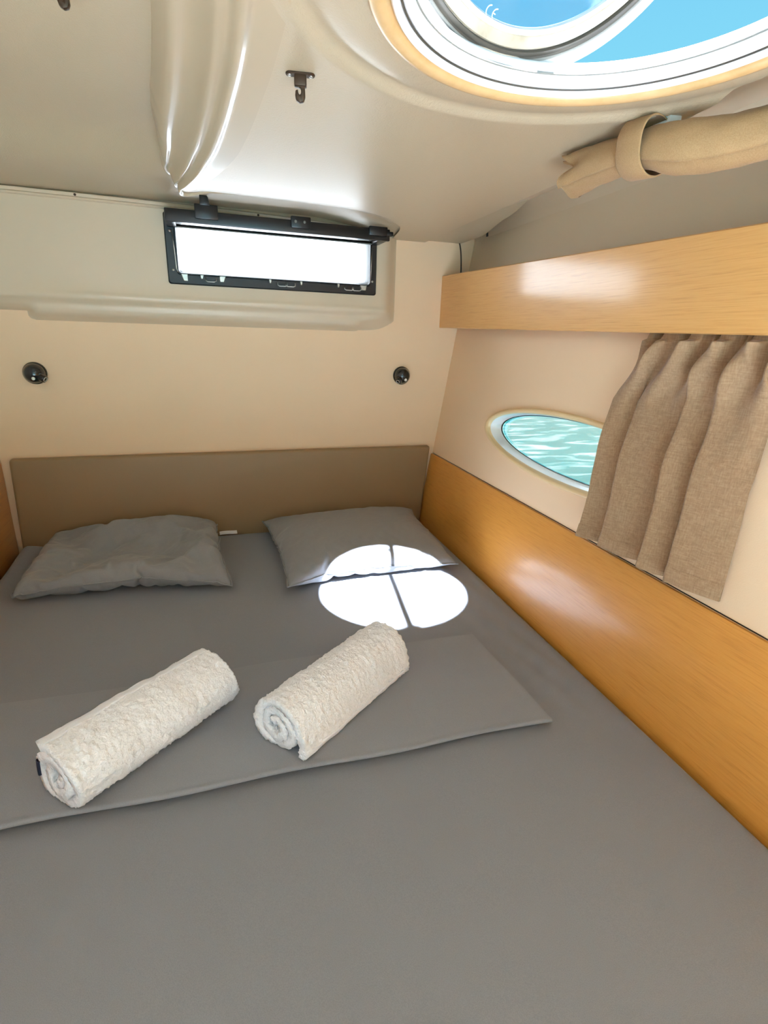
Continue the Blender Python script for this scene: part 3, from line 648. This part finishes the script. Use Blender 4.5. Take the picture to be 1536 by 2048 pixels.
# ---------------------------------------------------------------- rolled towels
def spiral_section(R, r0, turns, th, a_end, sgn, step):     # list of (outer, inner) points, from the core to the loose end
    tot = turns * 2 * math.pi; pts = []; a = 0.0
    while a <= tot:
        r = r0 + (R - r0) * a / tot; ang = a_end - sgn * (tot - a)
        pts.append((ang, r)); a += step / max(r, .012)
    return pts
def towel(near, axis, length, R, th, turns, a_end, sgn, label, seed, flat=.86, flap=0.0, skew=0.0, tagit=False):
    ax = Vector((axis[0], axis[1], 0)).normalized(); pu = Vector((ax.y, -ax.x, 0)); base = Vector((near[0], near[1], BED_Z + .0215))
    sec = spiral_section(R, .010, turns, th, a_end, sgn, .0030); ns = len(sec); nl = int(length / .0032); rnd = random.Random(seed)
    root = thing('rolled_towel', label, 'towel', (base.x, base.y, base.z), 'rolled white towels on the berth')
    def P(i, s, side_):
        ang, r = sec[i]; rr = r + side_ * th * .5
        fr = i / (ns - 1)
        wob = 1 + .05 * noise.noise(Vector((s * 3 + seed, ang * .5, 1))) + .03 * noise.noise(Vector((s * 9, ang, seed)))
        rr *= wob
        x = rr * math.cos(ang) * 1.10; z = rr * math.sin(ang)
        lo = -R * .74
        if z < lo: z = lo + (z - lo) * .12
        z = (z - lo) * flat + .5 * th * .5
        if z < .0: z = 0.0
        shift = (.012 * noise.noise(Vector((fr * 6, seed, 3))) + skew * (fr - .5)) * (1 if s < .5 else .8)
        # loose end droops on to the sheet
        if flap and fr > .86:
            q = (fr - .86) / .14; x += flap * q * q * sgn * -1; z = z * (1 - .75 * q) if z > .006 else z
        return base + ax * (s * length + shift) + pu * x + Vector((0, 0, z))
    V = []; 
    for side_ in (1, -1):
        for i in range(ns):
            for k in range(nl + 1): V.append(P(i, k / nl, side_))
    A = np.array([tuple(v) for v in V]).reshape(2, ns, nl + 1, 3)
    # terry loops: small random tufts pushed along the surface normal
    for q in (0, 1):
        du = np.gradient(A[q], axis=0); dv = np.gradient(A[q], axis=1); nn = np.cross(du, dv); nn /= np.linalg.norm(nn, axis=2, keepdims=True) + 1e-9
        rs = np.random.RandomState(seed + q); h = rs.rand(ns, nl + 1); h = h * .6 + .2 * (np.roll(h, 1, 0) + np.roll(h, 1, 1)); h = (h - h.mean())
        g = rs.rand(ns // 2 + 2, nl // 2 + 2); g = np.kron(g, np.ones((2, 2)))[:ns, :nl + 1] - .5
        A[q] += nn * (h * .0062 + g * .0020)[:, :, None]
    A[:, :, :, 2] = np.maximum(A[:, :, :, 2], base.z)
    V = [tuple(p) for p in A.reshape(-1, 3)]
    w_ = nl + 1; N = ns * w_; F = []
    for i in range(ns - 1):
        for k in range(nl):
            a = i * w_ + k; F.append((a, a + w_, a + w_ + 1, a + 1)); F.append((N + a, N + a + 1, N + a + w_ + 1, N + a + w_))
        F.append((i * w_, N + i * w_, N + (i + 1) * w_, (i + 1) * w_)); F.append((i * w_ + nl, (i + 1) * w_ + nl, N + (i + 1) * w_ + nl, N + i * w_ + nl))
    for k in range(nl):
        for i in (0, ns - 1): F.append((i * w_ + k, i * w_ + k + 1, N + i * w_ + k + 1, N + i * w_ + k))
    o = obj('roll', V, F, 'terry', root)
    # woven hem along the loose end: a flat band just proud of the last few centimetres
    i0 = ns - 8; L = []
    bandO = A[0, i0:, :, :]; nrm = bandO - A[1, i0:, :, :]; nrm /= np.linalg.norm(nrm, axis=2, keepdims=True) + 1e-9
    outer = bandO + nrm * .0018; k2 = outer.shape[0]
    # average out the tufts so that the hem is smooth
    for _ in range(6): outer[:, 1:-1] = (outer[:, :-2] + outer[:, 1:-1] + outer[:, 2:]) / 3
    outer[:, :, 2] = np.maximum(outer[:, :, 2], base.z)
    Vh = [tuple(p) for p in outer.reshape(-1, 3)]; Fh = [(i * w_ + k, (i + 1) * w_ + k, (i + 1) * w_ + k + 1, i * w_ + k + 1) for i in range(k2 - 1) for k in range(nl)]
    inner_ = outer - nrm * .003; inner_[:, :, 2] = np.maximum(inner_[:, :, 2], base.z); n0 = len(Vh); Vh += [tuple(p) for p in inner_.reshape(-1, 3)]
    Fh += [tuple(n0 + q for q in f[::-1]) for f in Fh] + [((k2 - 1) * w_ + k, n0 + (k2 - 1) * w_ + k, n0 + (k2 - 1) * w_ + k + 1, (k2 - 1) * w_ + k + 1) for k in range(nl)] + [(k, k + 1, n0 + k + 1, n0 + k) for k in range(nl)]
    obj('hem', Vh, Fh, 'hem', root)
    return root, P, ax, ns, sec
tL = towel((-.262, .763), (.774, .634), .312, .0575, .0160, 2.55, math.radians(128), 1, 'rolled white towel with a dark tag showing in its end, left of the pair', 11, .90)
Pq = tL[1]; ii = min(range(tL[3]), key=lambda i: abs(tL[4][i][0] + math.radians(200)))
tg = [Pq(i, 0.0, .62) - tL[2] * .003 for i in range(ii, ii + 12)]; tgi = [Pq(i, 0.0, -.1) - tL[2] * .003 for i in range(ii, ii + 12)]
Vt = [a_.lerp(b_2, q) for a_, b_2 in zip(tg, tgi) for q in (.0, 1.0)] ; Vt = Vt + [p + tL[2] * .012 for p in Vt]; n2 = 24
Ft = [(2 * i, 2 * i + 1, 2 * i + 3, 2 * i + 2) for i in range(11)] + [(n2 + 2 * i, n2 + 2 * i + 2, n2 + 2 * i + 3, n2 + 2 * i + 1) for i in range(11)] + [(2 * i, 2 * i + 2, n2 + 2 * i + 2, n2 + 2 * i) for i in range(11)] + [(2 * i + 1, n2 + 2 * i + 1, n2 + 2 * i + 3, 2 * i + 3) for i in range(11)]
o = obj('label', Vt, Ft, 'navy', tL[0]); o['label'] = 'dark blue woven tag'
towel((.078, .784), (.800, .600), .336, .0535, .0150, 2.5, math.radians(-38), -1, 'rolled white towel with a loose flap, right of the pair, below the sunlight', 23, .96, .012)

# ================================================================== CURTAIN
cur = thing('curtain', 'brown linen curtain hanging in folds from the valance over the porthole', 'curtain', (.90, .78, -.43))
FB = [(.0, .0), (.165, 1.0), (.520, 2.0), (.700, 3.0), (1.0, 4.0)]
def cur_pt(u, v):
    z = .052 - .487 * v
    yf = lerp_poly([(0, .925), (.08, .940), (.34, .992), (.52, .985), (.76, .970), (1, .970)], v); yn = lerp_poly([(0, .640), (.1, .640), (.30, .628), (.6, .622), (1, .604)], v)
    y = yf + (yn - yf) * u
    k2 = lerp_poly(FB, u); fr = k2 - math.floor(k2)
    saw = 1 - fr; saw = saw * sstep(0, .16, fr) if k2 >= 1 else (saw * .7 + .2)       # proud far edge, sinking towards the next fold
    low = sstep(.10, .60, v)
    pleat = .5 + .5 * math.sin(u * 2 * math.pi * 8.3 + .6 * math.sin(u * 9)); pleat2 = .5 + .5 * math.sin(u * 2 * math.pi * 4.6 + 1.2 + 16 * min(v, .30))
    top = (1 - sstep(.02, .34, v))
    d = .010 + .042 * saw * low + top * (.016 * pleat ** 1.5 + .022 * pleat2 ** 1.5) + .010 * math.sin(math.pi * min(1, v / .5)) * (.4 + .6 * pleat2) * (1 - low * .7)
    d += .019 * math.exp(-((v - .17) / .13) ** 2) * (.15 + .85 * pleat2)             # fullness just below the board
    d += .004 * noise.noise(Vector((u * 6, v * 4, 3))) + .0015 * noise.noise(Vector((u * 20, v * 9, 8)))
    y += (.010 * math.cos(u * 2 * math.pi * 4.6 + 16 * min(v, .30)) * top * (1 - u) * u * 2) - .018 * low * (1 - sstep(0, .25, fr)) * (0 if k2 < 1 else 1) * -.6
    z -= .004 * noise.noise(Vector((u * 7, 2, 5))) * v - .006 * u * v
    x0 = wall_x(y, z)
    d = max(d, .006)
    lim = (.0 if v > .03 else 1.0)
    d2 = d if v > .075 else min(d, wall_x(y, z) - (.893 + .0093 * (y - 2.0) + .0175))
    return (x0 - max(d2, .004), y, z)
nu, nv_ = 220, 110
V, F = grid(cur_pt, nu, nv_)
A = np.array(V); n0 = len(V)
V2 = [(x + .0016, y, z) for x, y, z in V]; F2 = [[n0 + i for i in f[::-1]] for f in F]
bd = [(i * (nv_ + 1) + nv_, (i + 1) * (nv_ + 1) + nv_) for i in range(nu)] + [(j + 1, j) for j in range(nv_)] + [(nu * (nv_ + 1) + j, nu * (nv_ + 1) + j + 1) for j in range(nv_)]
F3 = [[a, b, n0 + b, n0 + a] for a, b in bd]
obj('cloth', V + V2, F + F2 + F3, 'curtain', cur, sharp=70)
hemV = []; hr = [nv_ - 7 + j for j in range(8)]
for i in range(nu + 1):
    for j in hr: x, y, z = V[i * (nv_ + 1) + j]; hemV.append((x - .0012 - (.0006 if j in hr[1:-1] else -.0004), y, z - (.0008 if j == hr[-1] else 0)))
obj('hem', hemV, [[i * 8 + j, (i + 1) * 8 + j, (i + 1) * 8 + j + 1, i * 8 + j + 1] for i in range(nu) for j in range(7)], 'curtain', cur)
o = obj('rail', *tube([Vector((.893 + .0093 * (y - 2) + .0230, y, .062)) for y in (1.05, .8, .5, .2)], .0030, 8), 'metal', cur)

# rolled blind curtain strapped under the ceiling edge
PTH = [(.693, .985, .302), (.697, .945, .3045), (.700, .88, .3035), (.704, .80, .3000), (.722, .745, .2880), (.744, .700, .2830), (.770, .652, .2870), (.795, .58, .2880), (.81, .48, .285), (.82, .30, .283)]
path = catmull(PTH, 10)
rad = [lerp_poly([(0, .0400), (.10, .0380), (.20, .0350), (.30, .0335), (.37, .0350), (.45, .0400), (.55, .0395), (.7, .0360), (1, .036)], i / (len(path) - 1)) for i in range(len(path))]
rb = thing('rolled_blind', 'tan canvas blind rolled up and strapped under the ceiling edge', 'blind', (.74, .72, .25))
turn = 2.15; na = 120; V = []
for i, p in enumerate(path):
    t_ = (path[min(i + 1, len(path) - 1)] - path[max(i - 1, 0)]).normalized(); u_ = Vector((0, 0, 1)).cross(t_).normalized(); w2 = t_.cross(u_)
    s = i / (len(path) - 1); tail = 1 - sstep(.05, .30, s)
    for j in range(na + 1):
        f = j / na; ang = math.radians(215) - turn * 2 * math.pi * (1 - f); r = rad[i] * (.30 + .70 * f ** .6)
        r *= 1 + .09 * noise.noise(Vector((s * 6, math.cos(ang) * 1.2, math.sin(ang) * 1.2))) + .05 * noise.noise(Vector((s * 22, math.cos(ang) * 2, math.sin(ang) * 2 + 5)))
        r *= 1 + tail * .16 * math.cos(2 * ang + .7)
        cz = math.exp(-(((math.degrees(ang) % 360) - 166) / 20) ** 2); end = 1 - sstep(.0, .22, s); r *= 1 - .42 * cz * end
        r *= 1 - .10 * math.exp(-((s - .31) / .05) ** 2)
        q = p + u_ * (r * math.cos(ang) * (1 - .12 * tail)) + w2 * (r * math.sin(ang) * (1 + .02 * tail)) + t_ * (.030 * cz * end) - t_ * (.012 * noise.noise(Vector((math.cos(ang) * 1.5, math.sin(ang) * 1.5, f * 2))) * tail)
        V.append(q)
k_ = na + 1; n0 = len(V); F = [[i * k_ + j, i * k_ + j + 1, (i + 1) * k_ + j + 1, (i + 1) * k_ + j] for i in range(len(path) - 1) for j in range(na)]
o = obj('cloth', V, F, 'roll', rb)
md = o.modifiers.new('thick', 'SOLIDIFY'); md.thickness = .0022; md.offset = 0
# stitched hem at the tail
hv = []; 
for i in range(0, 5):
    for j in range(k_):
        p = V[i * k_ + j]; c_ = path[i]; dr = (p - c_); hv.append(p + dr.normalized() * .0022)
obj('hem', hv, [[i * k_ + j, i * k_ + j + 1, (i + 1) * k_ + j + 1, (i + 1) * k_ + j] for i in range(4) for j in range(na)], 'roll', rb)
# strap
ic = 29; pc = path[ic]; t_ = (path[ic + 1] - path[ic - 1]).normalized(); u_ = Vector((0, 0, 1)).cross(t_).normalized(); w2 = t_.cross(u_); V = []
nb = 48
for j in range(nb + 1):
    a = 2 * math.pi * j / nb; rr = .0372
    du, dw = rr * math.cos(a), rr * math.sin(a)
    if dw > 0: dw *= 1.08; du += -.010 * dw / rr
    for k, dl in enumerate((-.0235, -.0215, .0, .0215, .0235)):
        r2 = 1.0 if k in (0, 4) else 1.03
        V.append(pc + u_ * du * r2 + w2 * dw * r2 + t_ * dl)
o = obj('strap', V, [[j * 5 + k, (j + 1) * 5 + k, (j + 1) * 5 + k + 1, j * 5 + k + 1] for j in range(nb) for k in range(4)], 'roll', rb)
md = o.modifiers.new('thick', 'SOLIDIFY'); md.thickness = .002; md.offset = 1
ir = boxobj('fixing', (.712, .775, .332), (.735, .815, .343), 'white', rb, .002)

# ================================================================== SMALL FITTINGS
def lamp(x, z, aim, label):
    t = thing('reading_lamp', label, 'lamp', (x, 2.007, z), 'round black reading lamps on the back wall')
    c_ = (x, 2.0065, z)
    obj('base', *lathe([(0.0, .0002), (.0335, .0002), (.0350, .002), (.0345, .006), (.0320, .008)], c_, (0, -1, 0), 48), 'gloss_black', t)
    obj('shade', *lathe([(.0318, .006)] + [(.0315 * math.cos(math.radians(a)), .010 + .030 * math.sin(math.radians(a))) for a in range(0, 91, 6)], c_, (0, -1, 0), 48), 'gloss_black', t)
    d = Vector(aim).normalized(); c1 = Vector((x, 2.0065 - .014, z))
    obj('switch', *lathe([(.0125, .012), (.0125, .036), (.0115, .040), (.0085, .0415), (.0075, .0395), (0, .0395)], c1, d, 28), 'gloss_black', t)
    obj('switch_ring', *lathe([(.0082, .0395), (.0082, .0425), (.0062, .0425), (.0058, .0400)], c1, d, 24), 'metal', t)
    ld = Vector((.06 if aim[0] > 0 else .25, -1, -.62)).normalized()
    p = c1 + ld * .0285
    obj('lens', *lathe([(0, .0035), (.0035, .0028), (.0052, .0005), (.0055, -.004)], p, ld, 20), 'led', t)
    return t
lamp(-.512, -.140, (.80, -.42, -.42), 'round black reading lamp on the back wall above the plump creased pillow')
lamp(.742, -.137, (-.62, -.55, -.50), 'round black reading lamp on the back wall above the sunlit pillow')
def hook(x, y, z, label, yaw=0.0):
    t = thing('ceiling_hook', label, 'hook', (x, y, z), 'bronze ceiling hooks'); 
    rot = Matrix.Rotation(yaw, 3, 'Z')
    def put(bm): 
        for v in bm.verts: v.co = Vector((x, y, z)) + rot @ v.co
        return bm
    bm = prism([(a_, b_) for a_, b_ in rrect(-.020, .020, -.006, .006, .0055)], -.003, .0, .0008, 1)
    for v in bm.verts: v.co = Vector((v.co.x, v.co.z, v.co.y))
    obj_bm('plate', put(bm), 'bronze', t)
    bm = box(bmesh.new(), (-.0085, -.006, -.016), (.0085, .006, -.002), .002); obj_bm('socket', put(bm), 'bronze', t)
    pts = [(-.004, -.012), (.006, -.012), (.0065, -.028), (.004, -.033), (-.001, -.0345), (-.006, -.032), (-.0075, -.027), (-.0070, -.021), (-.0035, -.0195), (-.003, -.024), (-.001, -.026), (.0005, -.024), (.0005, -.018), (-.004, -.016)]
    obj_bm('hook', put(prism(pts, -.004, .004, .0012, 2)), 'bronze', t)
    for sx in (-.0145, .0145): obj('screw', *lathe([(0, .0012), (.0025, .0009), (.003, 0)], (x + sx * math.cos(yaw), y + sx * math.sin(yaw), z - .003), (0, 0, -1), 12), 'metal', t)
hook(.156, .868, .3418, 'bronze ceiling hook on the lowered panel beside the round hatch', -.18)
hook(-.136, .943, .4268, 'bronze ceiling hook on the recessed panel at the top edge', -.1)
cp = catmull([(.885, 1.999, .430), (.918, 2.0005, .386), (.942, 2.001, .368), (.957, 2.001, .339), (.965, 2.001, .292), (.968, 2.001, .235), (.968, 2.0, .15)], 6)
o = obj('cord', *tube(cp, .0026, 8), 'bronze'); tag(o, 'thin brown cord dropping behind the valance in the corner', 'cord')
bx = wall_x(1.9, .375)
cl = thing('wall_clip', 'tiny black clip on the right wall above the valance', 'clip', (bx, 1.90, .375))
boxobj('base', (bx - .006, 1.895, .362), (bx + .003, 1.907, .388), 'black', cl, .001)
obj('hook', *tube(catmull([(bx - .004, 1.90, .383), (bx - .014, 1.90, .382), (bx - .016, 1.90, .375), (bx - .013, 1.90, .370)], 5), .0022, 8), 'black', cl)
